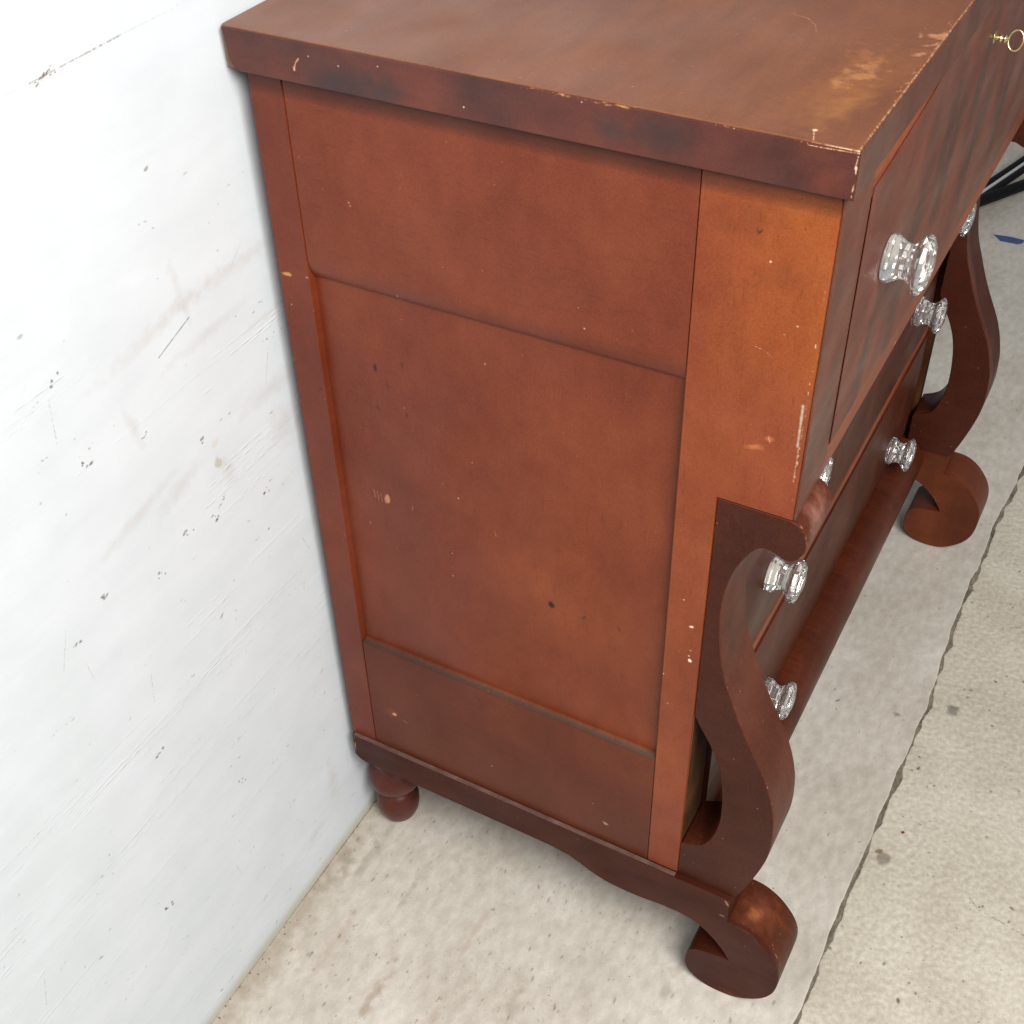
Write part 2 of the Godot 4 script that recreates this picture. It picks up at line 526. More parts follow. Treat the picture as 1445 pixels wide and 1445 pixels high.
	t.spot(0.17, 0.500, 0.006, 0.004, 0.8, Color(0.74, 0.50, 0.36), 0.7, 1.3, 0.6)
	t.spot(0.19, 0.502, 0.006, 0.003, 0.8, Color(0.76, 0.53, 0.38), 0.7, 1.3, 0.6)
	t.scratch([[0.211, 0.386], [0.206, 0.402], [0.194, 0.412], [0.181, 0.417]], 0.0008, Color(0.72, 0.50, 0.38), 0.6, 0.25)
	t.scratch([[0.012, 0.472], [0.004, 0.4745], [-0.003, 0.4765]], 0.0007, Color(0.92, 0.80, 0.66), 0.9, 0.1)
	t.spot(0.013, 0.472, 0.002, 0.002, 0, Color(0.92, 0.80, 0.66), 0.9, 0.5, 0.5)
	t.scratch([[-0.0045, 0.476], [-0.004, 0.509]], 0.0008, Color(0.95, 0.84, 0.70), 0.95, 0.15)
	t.chips(Vector2(-0.0045, 0.25), Vector2(-0.0045, 0.35), 18, 0.0011, Color(0.74, 0.56, 0.36), 0.6, 0.0010)
	for i in 90:
		t.spot(t.rng.randf_range(0.0, 0.5), t.rng.randf_range(0.0, 0.5), 0.0008, 0.0008, 0.0, pale, t.rng.randf_range(0.3, 0.8), 0.3, 0.8)
	for i in 30:
		var q := Vector2(t.rng.randf_range(0.0, 0.4), t.rng.randf_range(0.05, 0.5))
		t.spot(q.x, q.y, 0.0007, 0.004, t.rng.randf_range(-0.6, 0.6), Color(0.60, 0.38, 0.28), 0.25, 0.6, 0.8)
	var m := wood("slab_top", t, 0.36, 0.6)

	# ---- figured veneer of the front, in (x, y): flame streaks falling across the board
	t = Tex.new(1024, 320, -0.01, 0.99, 0.735, 1.06, 8)
	var n0 := nz(1024, 1024, 0.008, 41, 4, 1, 4, 90.0)
	# lean the streaks
	var lean := PackedByteArray()
	lean.resize(1024 * 320)
	for y in 320:
		for x in 1024:
			lean[y * 1024 + x] = n0[((y + 100) * 1024) + ((x + y / 2) & 1023)]
	t.fill(Color(0.390, 0.190, 0.130), [[lean, Vector3(0.050, 0.030, 0.022)], [nz(1024, 320, 0.012, 42, 4, 1, 2, 30.0), Vector3(0.050, 0.030, 0.022)], [grain(1024, 320, 6), Vector3(0.06, 0.052, 0.046)]])
	for b in [[0.25, 0.85], [0.36, 0.9], [0.14, 0.80], [0.33, 0.93], [0.45, 0.95], [0.48, 0.86], [0.62, 0.85], [0.75, 0.9]]:
		t.spot(b[0], b[1], 0.09, 0.026, 1.25, Color(0.19, 0.145, 0.13), 0.7, 0.45, 0.98)
	t.chips(Vector2(0.08, 0.7585), Vector2(0.9, 0.7585), 110, 0.0010, Color(0.85, 0.60, 0.42), 0.8, 0.0006)
	t.tone(-0.01, 0.075, 0.735, 1.06, Vector3(0.98, 1.12, 1.2))
	t.tone(-0.01, 0.99, 1.018, 1.06, Vector3(0.88, 1.0, 1.12))
	wood("flame_veneer", t, 0.40)

	# ---- plain dark mahogany of the lower drawers, in (x, y)
	t = Tex.new(768, 512, 0.0, 0.98, 0.12, 0.74, 9)
	t.fill(Color(0.305, 0.135, 0.070), [[nz(768, 512, 0.012, 51, 4, 1, 3, 30.0), Vector3(0.045, 0.025, 0.012)], [nz(768, 512, 0.06, 52, 3, 8, 1), Vector3(0.03, 0.02, 0.012)], [grain(768, 512, 7), Vector3(0.055, 0.045, 0.038)]])
	for i in 30:
		t.spot(t.rng.randf_range(0.08, 0.9), t.rng.randf_range(0.18, 0.7), 0.0007, 0.0007, 0, pale, 0.7, 0.3, 0.7)
	wood("drawer_mahogany", t, 0.42, 0.34)

	# ---- dark brown-purple wood of the scrolls, faces in (z, y) and curved edges in (y, -x) of one picture
	t = Tex.new(800, 880, 0.0, 0.75, -0.075, 0.75, 10)
	t.fill(Color(0.258, 0.118, 0.076), [[nz(800, 880, 0.009, 61, 3, 1, 2, 20.0), Vector3(0.030, 0.016, 0.010)], [nz(800, 880, 0.04, 62, 3, 4, 1), Vector3(0.012, 0.008, 0.006)], [grain(800, 880, 8), Vector3(0.055, 0.046, 0.040)]])
	t.tone(0.18, 0.735, -0.07, 0.0, Vector3(1.32, 1.42, 1.45))                   # curved front veneer lightened: grazing reflected light painted into the colour
	t.spot(0.715, -0.034, 0.020, 0.030, 0.0, Color(0.56, 0.40, 0.36), 0.75, 0.6, 0.9)  # worn pinkish hump top, with reflected light painted in
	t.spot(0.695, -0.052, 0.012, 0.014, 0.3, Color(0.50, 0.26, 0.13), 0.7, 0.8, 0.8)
	t.spot(0.555, -0.026, 0.030, 0.008, 0.25, Color(0.20, 0.15, 0.13), 0.5, 0.8, 0.9)
	t.chips(Vector2(0.69, -0.0015), Vector2(0.73, -0.0015), 16, 0.0012, pale, 0.8, 0.0006)
	t.chips(Vector2(0.20, -0.0012), Vector2(0.60, -0.0012), 16, 0.0009, chip, 0.8, 0.0004)
	for i in 60:
		t.spot(t.rng.randf_range(0.18, 0.74), t.rng.randf_range(-0.065, 0.74), 0.0007, 0.0007, 0, pale, 0.7, 0.3, 0.7)
	for i in 9:
		t.spot(t.rng.randf_range(0.44, 0.53), t.rng.randf_range(0.18, 0.72), 0.0008, 0.0008, 0, pale, 0.8, 0.3, 0.7)
	for i in 700:                                                               # pores
		if i % 3:
			t.spot(t.rng.randf_range(0.43, 0.54), t.rng.randf_range(0.17, 0.74), 0.0006, t.rng.randf_range(0.004, 0.012), 0.0, Color(0.15, 0.06, 0.04) if i % 2 else Color(0.36, 0.19, 0.13), 0.3, 0.3, 0.9)
		else:
			t.spot(t.rng.randf_range(0.18, 0.74), t.rng.randf_range(-0.068, 0.0), t.rng.randf_range(0.004, 0.014), 0.0006, 0.0, Color(0.16, 0.07, 0.05) if i % 2 else Color(0.50, 0.31, 0.25), 0.3, 0.3, 0.9)
	t.chips(Vector2(0.20, -0.066), Vector2(0.72, -0.066), 30, 0.0009, chip, 0.6, 0.0006)
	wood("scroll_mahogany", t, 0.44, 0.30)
	# ---- near foot and apron, faces in (z, y) and edges in (z, -x)
	t = Tex.new(800, 360, -0.01, 0.59, -0.075, 0.195, 18)
	t.fill(Color(0.255, 0.112, 0.066), [[nz(800, 360, 0.009, 63, 3, 2, 1, 20.0), Vector3(0.030, 0.016, 0.010)], [nz(800, 360, 0.04, 64, 3, 4, 1), Vector3(0.012, 0.008, 0.006)], [grain(800, 360, 18), Vector3(0.055, 0.046, 0.040)]])
	t.tone(0.503, 0.59, -0.07, 0.0, Vector3(1.18, 1.28, 1.20))  # foot top brightened: wear plus a reflected highlight painted into the colour
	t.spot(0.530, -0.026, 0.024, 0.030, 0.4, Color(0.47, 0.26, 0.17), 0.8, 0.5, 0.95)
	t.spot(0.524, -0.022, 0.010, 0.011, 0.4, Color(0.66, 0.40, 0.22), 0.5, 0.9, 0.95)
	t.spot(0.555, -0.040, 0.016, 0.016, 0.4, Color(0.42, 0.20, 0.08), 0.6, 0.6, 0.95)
	t.spot(0.4990, 0.172, 0.0022, 0.0065, 0.5, Color(0.60, 0.47, 0.34), 0.9, 0.5, 0.3)
	t.spot(0.4945, 0.1465, 0.0045, 0.0024, -0.1, Color(0.52, 0.40, 0.29), 0.85, 0.6, 0.3)
	t.chips(Vector2(0.0045, 0.150), Vector2(0.006, 0.18), 8, 0.0016, chip, 0.7, 0.002)
	for i in 36:
		t.spot(t.rng.randf_range(0.0, 0.58), t.rng.randf_range(-0.06, 0.18), 0.0007, 0.0007, 0, pale, 0.75, 0.3, 0.7)
	for i in 500:
		t.spot(t.rng.randf_range(0.0, 0.58), t.rng.randf_range(-0.065, 0.185), t.rng.randf_range(0.004, 0.014), 0.0006, t.rng.randf_range(-0.08, 0.08), Color(0.15, 0.06, 0.04) if i % 2 else Color(0.40, 0.21, 0.13), 0.3, 0.3, 0.9)
	t.chips(Vector2(0.51, 0.0), Vector2(0.57, -0.002), 12, 0.0012, chip, 0.7, 0.0008)
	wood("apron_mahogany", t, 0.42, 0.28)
	t = Tex.new(600, 32, -0.01, 0.59, -0.01, 0.01, 19)
	t.fill(Color(0.36, 0.27, 0.235), [[nz(600, 32, 0.03, 65, 3), Vector3(0.06, 0.06, 0.06)], [grain(600, 32, 19), Vector3(0.06, 0.06, 0.06)]])
	wood("dusty_lip", t, 0.6)

	# ---- the far foot is a redder, more orange piece
	t = Tex.new(256, 256, 0.0, 0.4, 0.0, 0.4, 11)
	t.fill(Color(0.37, 0.17, 0.075), [[nz(256, 256, 0.02, 66, 3, 1, 3, 20.0), Vector3(0.05, 0.03, 0.012)], [nz(256, 256, 0.06, 67, 3, 4, 1), Vector3(0.02, 0.012, 0.008)], [grain(256, 256, 9), Vector3(0.035, 0.028, 0.02)]])
	wood("foot_mahogany", t, 0.44, 0.36)
	t = Tex.new(256, 256, 0.0, 0.4, 0.0, 0.4, 20)
	t.fill(Color(0.31, 0.125, 0.085), [[nz(256, 256, 0.02, 73, 3), Vector3(0.03, 0.016, 0.01)], [grain(256, 256, 20), Vector3(0.05, 0.04, 0.035)]])
	t.spot(0.10, 0.36, 0.002, 0.002, 0, pale, 0.9, 0.4, 0.6)
	wood("turned_mahogany", t, 0.36, 0.45)
	t = Tex.new(512, 32, 0.0, 1.0, 0.0, 0.0625, 12)
	t.fill(Color(0.48, 0.235, 0.120), [[nz(512, 32, 0.02, 68, 3, 4, 1), Vector3(0.06, 0.04, 0.02)], [nz(512, 32, 0.1, 69, 3), Vector3(0.03, 0.02, 0.012)], [grain(512, 32, 10), Vector3(0.04, 0.03, 0.02)]])
	t.chips(Vector2(0.0, 0.03), Vector2(1.0, 0.03), 60, 0.0016, Color(0.9, 0.72, 0.55), 0.8, 0.02)
	wood("rail_wood", t, 0.45)
	t = Tex.new(128, 512, 0.0, 0.14, 0.0, 0.56, 13)
	t.fill(Color(0.29, 0.185, 0.105), [[nz(128, 512, 0.03, 71, 3, 1, 6), Vector3(0.06, 0.05, 0.04)], [nz(128, 512, 0.01, 72, 3), Vector3(0.06, 0.05, 0.05)], [grain(128, 512, 11), Vector3(0.03, 0.03, 0.03)]])
	wood("raw_wood", t, 0.85, 0.2)

	# ---- wall: white paint over boards with raised level grain, in (x, y)
	w = 1024
	h = 2048
	t = Tex.new(w, h, -0.60, 0.10, -0.02, 1.38, 14)
	var ng := nz(w, h, 0.02, 81, 4, 5, 1)
	t.fill(Color(0.816, 0.842, 0.866), [[nz(w, h, 0.006, 82, 4), Vector3(0.014, 0.012, 0.014)], [ng, Vector3(0.010, 0.010, 0.010)], [grain(w, h, 12), Vector3(0.008, 0.008, 0.008)]])
	var grime := Color(0.72, 0.70, 0.68)
	for b in [[-0.11, 0.862, 0.007, 0.04, 0.15], [-0.14, 0.850, 0.10, 0.010, 0.12], [-0.05, 0.853, 0.09, 0.009, 0.0], [-0.09, 0.812, 0.07, 0.007, 0.05], [-0.005, 0.786, 0.06, 0.005, 0.0], [-0.196, 0.78, 0.007, 0.03, 0.2], [-0.215, 0.70, 0.06, 0.009, 0.2], [-0.165, 0.69, 0.04, 0.012, 0.3], [-0.02, 0.71, 0.06, 0.012, 0.0], [-0.10, 0.665, 0.010, 0.03, 0.3], [-0.01, 0.66, 0.03, 0.03, 0.0], [-0.04, 0.12, 0.012, 0.05, 0.0], [-0.09, 0.07, 0.02, 0.012, 0.4]]:
		t.spot(b[0], b[1], b[2], b[3], b[4], grime, 0.30, 0.5, 0.98)
	t.spot(-0.1105, 0.681, 0.0055, 0.0065, 0.2, Color(0.70, 0.69, 0.64), 0.75, 0.5, 0.4)
	t.spot(-0.108, 0.704, 0.006, 0.006, 0.2, Color(0.78, 0.77, 0.73), 0.6, 0.6, 0.6)
	t.scratch([[-0.105, 0.8385], [-0.1505, 0.8235]], 0.0006, Color(0.25, 0.25, 0.26), 0.95, 0.0)
	t.scratch([[-0.30, 1.081], [-0.03, 1.0835]], 0.0005, Color(0.70, 0.70, 0.69), 0.7, 0.5)
	t.scratch([[-0.205, 1.0815], [-0.11, 1.083]], 0.0009, Color(0.55, 0.53, 0.50), 0.8, 0.45)
	t.chips(Vector2(-0.20, 1.078), Vector2(-0.175, 1.084), 14, 0.0012, Color(0.45, 0.42, 0.40), 0.8, 0.004)
	t.scratch([[-0.60, 1.079], [-0.30, 1.081]], 0.0005, Color(0.76, 0.76, 0.75), 0.5, 0.5)
	var dark := Color(0.42, 0.39, 0.37)
	for b in [[-0.257, 0.869], [-0.278, 0.651], [-0.317, 0.634], [-0.130, 0.626], [-0.127, 0.632], [-0.253, 0.783], [-0.19, 0.767], [-0.121, 0.718], [-0.273, 0.438], [-0.182, 0.286], [-0.322, 0.237], [-0.209, 0.623], [-0.168, 0.64], [-0.052, 0.607], [-0.115, 0.64]]:
		for k in 4:
			t.spot(b[0] + t.rng.randf_range(-0.006, 0.006), b[1] + t.rng.randf_range(-0.004, 0.004), t.rng.randf_range(0.0007, 0.0026), t.rng.randf_range(0.0007, 0.0018), t.rng.randf_range(-1, 1), dark, t.rng.randf_range(0.5, 0.95), 0.8, 0.6)
	for i in 200:
		var q := Vector2(t.rng.randf_range(-0.60, 0.03), t.rng.randf_range(0.0, 1.0))
		var sz := 0.0005 + 0.0010 * pow(t.rng.randf(), 3.0)
		t.spot(q.x, q.y, sz * t.rng.randf_range(0.8, 3.0), sz, t.rng.randf_range(-0.4, 0.7), dark.lerp(Color(0.74, 0.73, 0.71), sqrt(t.rng.randf())), t.rng.randf_range(0.4, 0.9), 0.9, 0.6)
	for i in 70:                                                               # flecks strewn in short rows along the grain
		var q := Vector2(t.rng.randf_range(-0.55, 0.02), t.rng.randf_range(0.0, 0.95))
		t.chips(q, q + Vector2(t.rng.randf_range(0.01, 0.04), t.rng.randf_range(-0.002, 0.006)), t.rng.randi_range(4, 9), 0.0010, Color(0.55, 0.52, 0.50), 0.6, 0.002)
	for i in 20:
		var q := Vector2(t.rng.randf_range(-0.5, 0.0), t.rng.randf_range(0.05, 0.9))
		t.scratch([[q.x, q.y], [q.x + t.rng.randf_range(-0.01, 0.02), q.y + t.rng.randf_range(0.01, 0.04)]], 0.0005, Color(0.55, 0.53, 0.51), 0.6, 0.35)
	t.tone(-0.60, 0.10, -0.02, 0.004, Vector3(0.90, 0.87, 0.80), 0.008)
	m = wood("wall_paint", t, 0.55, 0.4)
	var ridge := Image.create_from_data(w, h, false, Image.FORMAT_L8, wall_relief(w, h))
	m.heightmap_enabled = true
	m.heightmap_texture = ImageTexture.create_from_image(ridge)
	m.heightmap_scale = 0.09
	plain("wall_core", Color(0.86, 0.86, 0.85), 0.7)

	# ---- concrete: the worn, sealed slab and the coarser one beyond the joint, in (x, z), tiling every 1.6 m by 0.8 m
	t = Tex.new(1600, 800, -0.5, 1.1, -0.1, 0.7, 15)
	t.fill(Color(0.758, 0.732, 0.692), [[nz(1600, 800, 0.005, 91, 5), Vector3(0.042, 0.046, 0.050)], [nz(1600, 800, 0.06, 92, 5, 2, 1), Vector3(0.042, 0.046, 0.050)], [grain(1600, 800, 13), Vector3(0.045, 0.045, 0.045)]])
	for i in 5200:
		var q := Vector2(t.rng.randf_range(-0.5, 1.1), t.rng.randf_range(-0.1, 0.7))
		var near_wall := q.x < 0.25 and q.y < 0.40
		if not near_wall and t.rng.randf() < 0.7:
			continue
		var s := 0.0006 + 0.0010 * pow(t.rng.randf(), 2.5)
		t.spot(q.x, q.y, s * t.rng.randf_range(1.0, 3.5), s, t.rng.randf_range(-0.2, 0.2), Color(0.45, 0.41, 0.36), t.rng.randf_range(0.2, 0.6), 1.0, 0.7)
	for i in 26:
		var q := Vector2(t.rng.randf_range(-0.4, 0.1), t.rng.randf_range(0.0, 0.45))
		t.spot(q.x, q.y, t.rng.randf_range(0.02, 0.06), t.rng.randf_range(0.004, 0.010), 0.0, [Color(0.66, 0.56, 0.50), Color(0.56, 0.52, 0.46), Color(0.74, 0.70, 0.64)][i % 3], 0.35, 1.1, 0.9)
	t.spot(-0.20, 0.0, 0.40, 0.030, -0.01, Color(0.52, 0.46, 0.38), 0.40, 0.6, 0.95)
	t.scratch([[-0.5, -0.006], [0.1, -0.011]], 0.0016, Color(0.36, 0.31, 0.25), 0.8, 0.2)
	t.spot(0.510, 0.571, 0.008, 0.007, 0.3, Color(0.47, 0.40, 0.32), 0.75, 0.8, 0.4)
	t.spot(0.511, 0.571, 0.004, 0.004, 0.3, Color(0.66, 0.62, 0.56), 0.7, 0.8, 0.5)
	t.spot(0.496, 0.489, 0.004, 0.0012, 0.6, Color(0.42, 0.38, 0.34), 0.8, 0.8, 0.5)
	t.spot(0.480, 0.492, 0.002, 0.0012, -0.6, Color(0.30, 0.27, 0.25), 0.9, 0.6, 0.5)
	for b in [[0.276, 0.59], [-0.024, 0.083], [-0.045, 0.009], [0.021, 0.248], [-0.157, 0.062], [-0.026, 0.361], [0.02, 0.20]]:
		t.spot(b[0], b[1], 0.004, 0.0013, t.rng.randf_range(-0.8, 0.8), Color(0.42, 0.37, 0.32), 0.6, 1.2, 0.6)
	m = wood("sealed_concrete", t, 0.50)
	var bump := Image.create_from_data(800, 400, false, Image.FORMAT_L8, nz(800, 400, 0.10, 95, 5, 1, 1))
	m.heightmap_enabled = true
	m.heightmap_texture = ImageTexture.create_from_image(bump)
	m.heightmap_scale = 0.06
	t = Tex.new(1024, 768, 0.0, 1.2, 0.58, 1.48, 16)
	t.fill(Color(0.752, 0.724, 0.666), [[nz(1024, 768, 0.008, 96, 5), Vector3(0.04, 0.042, 0.045)], [nz(1024, 768, 0.13, 97, 5), Vector3(0.058, 0.060, 0.062)], [grain(1024, 768, 14), Vector3(0.05, 0.05, 0.05)]])
	for i in 2200:
		var q := Vector2(t.rng.randf_range(0.0, 1.2), t.rng.randf_range(0.58, 1.48))
		var s := 0.0006 + 0.0016 * pow(t.rng.randf(), 3.0)
		t.spot(q.x, q.y, s * t.rng.randf_range(0.8, 2.0), s, t.rng.randf_range(-1.5, 1.5), Color(0.33, 0.29, 0.24) if i % 4 else Color(0.82, 0.79, 0.72), t.rng.randf_range(0.3, 0.8), 1.0, 0.7)
	t.spot(0.557, 0.640, 0.011, 0.010, 0.3, Color(0.44, 0.42, 0.38), 0.75, 0.8, 0.5)
	t.spot(0.264, 0.624, 0.011, 0.010, 0.0, Color(0.45, 0.42, 0.37), 0.65, 0.6, 0.4)
	t.spot(0.273, 0.615, 0.007, 0.003, 0.9, Color(0.42, 0.32, 0.22), 0.7, 1.0, 0.5)
	t.spot(0.316, 0.635, 0.0026, 0.0020, 0.6, Color(0.30, 0.05, 0.05), 0.95, 0.6, 0.4)
	t.scratch([[0.26, 0.735], [0.247, 0.749], [0.243, 0.776], [0.237, 0.807], [0.23, 0.85]], 0.0008, Color(0.40, 0.36, 0.30), 0.8, 0.3)
	m = wood("coarse_concrete", t, 0.75)
	bump = Image.create_from_data(512, 384, false, Image.FORMAT_L8, nz(512, 384, 0.16, 98, 5))
	m.heightmap_enabled = true
	m.heightmap_texture = ImageTexture.create_from_image(bump)
	m.heightmap_scale = 0.14
	t = Tex.new(1024, 32, -0.6, 2.6, 0.5, 0.6, 17)
	t.fill(Color(0.47, 0.43, 0.375), [[nz(1024, 32, 0.05, 101, 4), Vector3(0.12, 0.11, 0.10)], [grain(1024, 32, 15), Vector3(0.12, 0.11, 0.10)]])
	wood("joint_dirt", t, 0.9)
	plain("grit", Color(0.50, 0.46, 0.40), 0.8)

	var glass := StandardMaterial3D.new()
	glass.resource_name = "pressed_glass"
	glass.albedo_color = Color(1, 1, 1, 0.05)
	glass.roughness = 0.04
	glass.refraction_enabled = true
	glass.refraction_scale = 0.05
	glass.transparency = BaseMaterial3D.TRANSPARENCY_ALPHA
	mats["glass"] = glass
	plain("bright_disc_white", Color(0.88, 0.87, 0.84), 0.5)  # white of the disc added to brighten the knobs
	plain("brass", Color(0.88, 0.82, 0.66), 0.3, 1.0)
	plain("dark_gap", Color(0.06, 0.03, 0.02), 0.9)
	plain("black_paint", Color(0.005, 0.005, 0.005).linear_to_srgb(), 0.5)
	mats["black_paint"].metallic_specular = 0.25
	plain("strip_grey", Color(0.72, 0.72, 0.72), 0.5)
	plain("blue_tape", Color(0.24, 0.31, 0.50), 0.8)


func wall_relief(w: int, h: int) -> PackedByteArray:
	var c := nz(w, h, 0.04, 85, 4, 3, 1)
	var o := PackedByteArray()
	o.resize(w * h)
	for i in w * h:
		o[i] = 90 + (c[i] - 128) / 7
	var r := RandomNumberGenerator.new()
	r.seed = 321
	for g in 150:                                                     # raised grain: bundles of long thin level ridges
		var gx := r.randi_range(-100, w)
		var gy := int((h - 40) * (0.35 + 0.65 * sqrt(r.randf())))
		var many := r.randi_range(1, 11)
		for k in many:
			var y := gy + r.randi_range(0, many * 5)
			var x0 := gx + r.randi_range(-60, 60)
			var ln := int(20 + 260 * pow(r.randf(), 2.2))
			var up := r.randi_range(25, 120)
			var drift := r.randf_range(-0.012, 0.02)
			for x in range(maxi(0, x0), mini(w, x0 + ln)):
				var t := float(x - x0) / ln
				var v := up * minf(1.0, minf(t, 1.0 - t) * 6.0) * (0.6 + 0.4 * sin(x * 0.21 + k * 3.0))
				var yy := y + int((x - x0) * drift)
				if yy < 1 or yy > h - 3:
					continue
				var at := yy * w + x
				o[at] = mini(255, o[at] + int(v))
				o[at + w] = mini(255, o[at + w] + int(v * 0.6))
	return o


func wz(x: float, y: float) -> float:                                # the wall leans back a little
	return -0.0103 - 0.011 * x - 0.0088 * y


func setting() -> void:
	# ---- wall
	var wall := thing("white_wall", "white painted wall with scuffs and level grain behind the chest", "wall")
	var st := begin()
	var xs := [-3.0, 4.5]
	var ys := [FLOOR - 0.02, 2.7]
	var n := Vector3(0.011, 0.0088, 1).normalized()
	var P := [Vector3(xs[0], ys[0], wz(xs[0], ys[0])), Vector3(xs[1], ys[0], wz(xs[1], ys[0])), Vector3(xs[1], ys[1], wz(xs[1], ys[1])), Vector3(xs[0], ys[1], wz(xs[0], ys[1]))]
	var U := []
	for p in P:
		U.append(planar("front", p))
	quad(st, P, [n, n, n, n], U)
	obj("painted_face", st, mats["wall_paint"], wall)
	st = begin()
	extrude(st, [Vector2(xs[0], ys[0]), Vector2(xs[1], ys[0]), Vector2(xs[1], ys[1]), Vector2(xs[0], ys[1])], "z", -0.22, -0.095, 0.002, "front")
	obj("wall_core", st, mats["wall_core"], wall)

	# ---- floor: two slabs with a ragged joint between them
	var floor_ := Node3D.new()
	floor_.name = "floor"
	floor_.set_meta("kind", "structure")
	floor_.set_meta("label", "worn beige concrete floor in two slabs with a ragged dirty joint")
	add_child(floor_)
	var crack := [[-0.60, 0.599], [-0.001, 0.599], [0.046, 0.600], [0.113, 0.598], [0.150, 0.598], [0.218, 0.600], [0.302, 0.603], [0.42, 0.604], [0.499, 0.606], [0.541, 0.607], [0.639, 0.604], [0.779, 0.599], [0.883, 0.604], [0.978, 0.602], [1.096, 0.610], [1.162, 0.611], [2.6, 0.616]]
	var fn := FastNoiseLite.new()
	fn.seed = 4
	fn.frequency = 30.0
	fn.fractal_octaves = 4
	var near_e := []
	var far_e := []
	var x := -0.60
	var seg := 0
	while x <= 2.6:
		while seg < crack.size() - 2 and crack[seg + 1][0] < x:
			seg += 1
		var k: float = (x - crack[seg][0]) / (crack[seg + 1][0] - crack[seg][0])
		var zc: float = lerpf(crack[seg][1], crack[seg + 1][1], k)
		var half := 0.0020 + 0.0042 * maxf(0.0, fn.get_noise_2d(x * 0.30, 9.0))
		near_e.append(Vector2(x, zc - half + 0.0036 * fn.get_noise_2d(x * 0.4, 0.0)))
		far_e.append(Vector2(x, zc + half + 0.0060 * fn.get_noise_2d(x * 0.55, 3.0)))
		x += 0.003
	for which in 2:
		st = begin()
		var e: Array = near_e if which == 0 else far_e
		var far_z := -0.4 if which == 0 else 4.0
		var dirz := -1.0 if which == 0 else 1.0
		var line := [Vector2(-4.0, e[0].y)] + e + [Vector2(7.0, e[-1].y)]
		for i in line.size() - 1:
			var a: Vector2 = line[i]
			var b: Vector2 = line[i + 1]
			var ease_ := 0.0018
			var q := [Vector3(a.x, FLOOR - 0.02, a.y), Vector3(b.x, FLOOR - 0.02, b.y), Vector3(b.x, FLOOR - 0.0014, b.y), Vector3(a.x, FLOOR - 0.0014, a.y), Vector3(a.x, FLOOR, a.y + dirz * ease_), Vector3(b.x, FLOOR, b.y + dirz * ease_), Vector3(a.x, FLOOR, far_z), Vector3(b.x, FLOOR, far_z)]
			var side := Vector3(0, 0, -dirz)
			var mid := Vector3(0, 0.8, -dirz * 0.6).normalized()
			var uv := func(p): return planar("top", p)
			quad(st, [q[0], q[1], q[2], q[3]], [side, side, side, side], [uv.call(q[0]), uv.call(q[1]), uv.call(q[2]), uv.call(q[3])])
			quad(st, [q[3], q[2], q[5], q[4]], [mid, mid, Vector3.UP, Vector3.UP], [uv.call(q[3]), uv.call(q[2]), uv.call(q[5]), uv.call(q[4])])
			quad(st, [q[4], q[5], q[7], q[6]], [Vector3.UP, Vector3.UP, Vector3.UP, Vector3.UP], [uv.call(q[4]), uv.call(q[5]), uv.call(q[7]), uv.call(q[6])])
		obj("concrete_slab", st, mats["sealed_concrete"] if which == 0 else mats["coarse_concrete"], floor_)
	st = begin()
	for i in near_e.size() - 1:
		var ya: float = FLOOR - 0.0022 + 0.0018 * fn.get_noise_2d(near_e[i].x * 0.7, 20.0)
		var yb: float = FLOOR - 0.0022 + 0.0018 * fn.get_noise_2d(near_e[i + 1].x * 0.7, 20.0)
		var q := [Vector3(near_e[i].x, ya, near_e[i].y - 0.003), Vector3(near_e[i + 1].x, yb, near_e[i + 1].y - 0.003), Vector3(far_e[i + 1].x, yb, far_e[i + 1].y + 0.003), Vector3(far_e[i].x, ya, far_e[i].y + 0.003)]
		quad(st, q, [Vector3.UP, Vector3.UP, Vector3.UP, Vector3.UP], [planar("top", q[0]), planar("top", q[1]), planar("top", q[2]), planar("top", q[3])])
	obj("joint_dirt", st, mats["joint_dirt"], floor_)
	# grit lying in the joint and crumbs on the floor
	var rng := RandomNumberGenerator.new()
	rng.seed = 77
	st = begin()
	for i in 1100:
		var j := rng.randi_range(0, near_e.size() - 2)
		var p := Vector3(near_e[j].x + rng.randf() * 0.005, FLOOR - 0.002, lerpf(near_e[j].y, far_e[j].y, rng.randf()))
		var r := 0.0005 + 0.0016 * pow(rng.randf(), 2.5)
		if i > 640:
			p = Vector3(rng.randf_range(-0.4, 1.4), FLOOR, rng.randf_range(0.0, 0.9))
			r = 0.0004 + 0.0010 * pow(rng.randf(), 3.0)
		if i > 780:                                                        # dust and crumbs gathered along the foot of the wall
			p = Vector3(rng.randf_range(-0.42, 0.9), FLOOR, 0.0)
			p.z = wz(p.x, FLOOR) + 0.0006 + 0.012 * pow(rng.randf(), 3.0)
			r = 0.0005 + 0.0012 * pow(rng.randf(), 3.0)
		pebble(st, p, r, rng)
	var g := obj("grit", st, mats["grit"], floor_)
	g.set_meta("kind", "stuff")


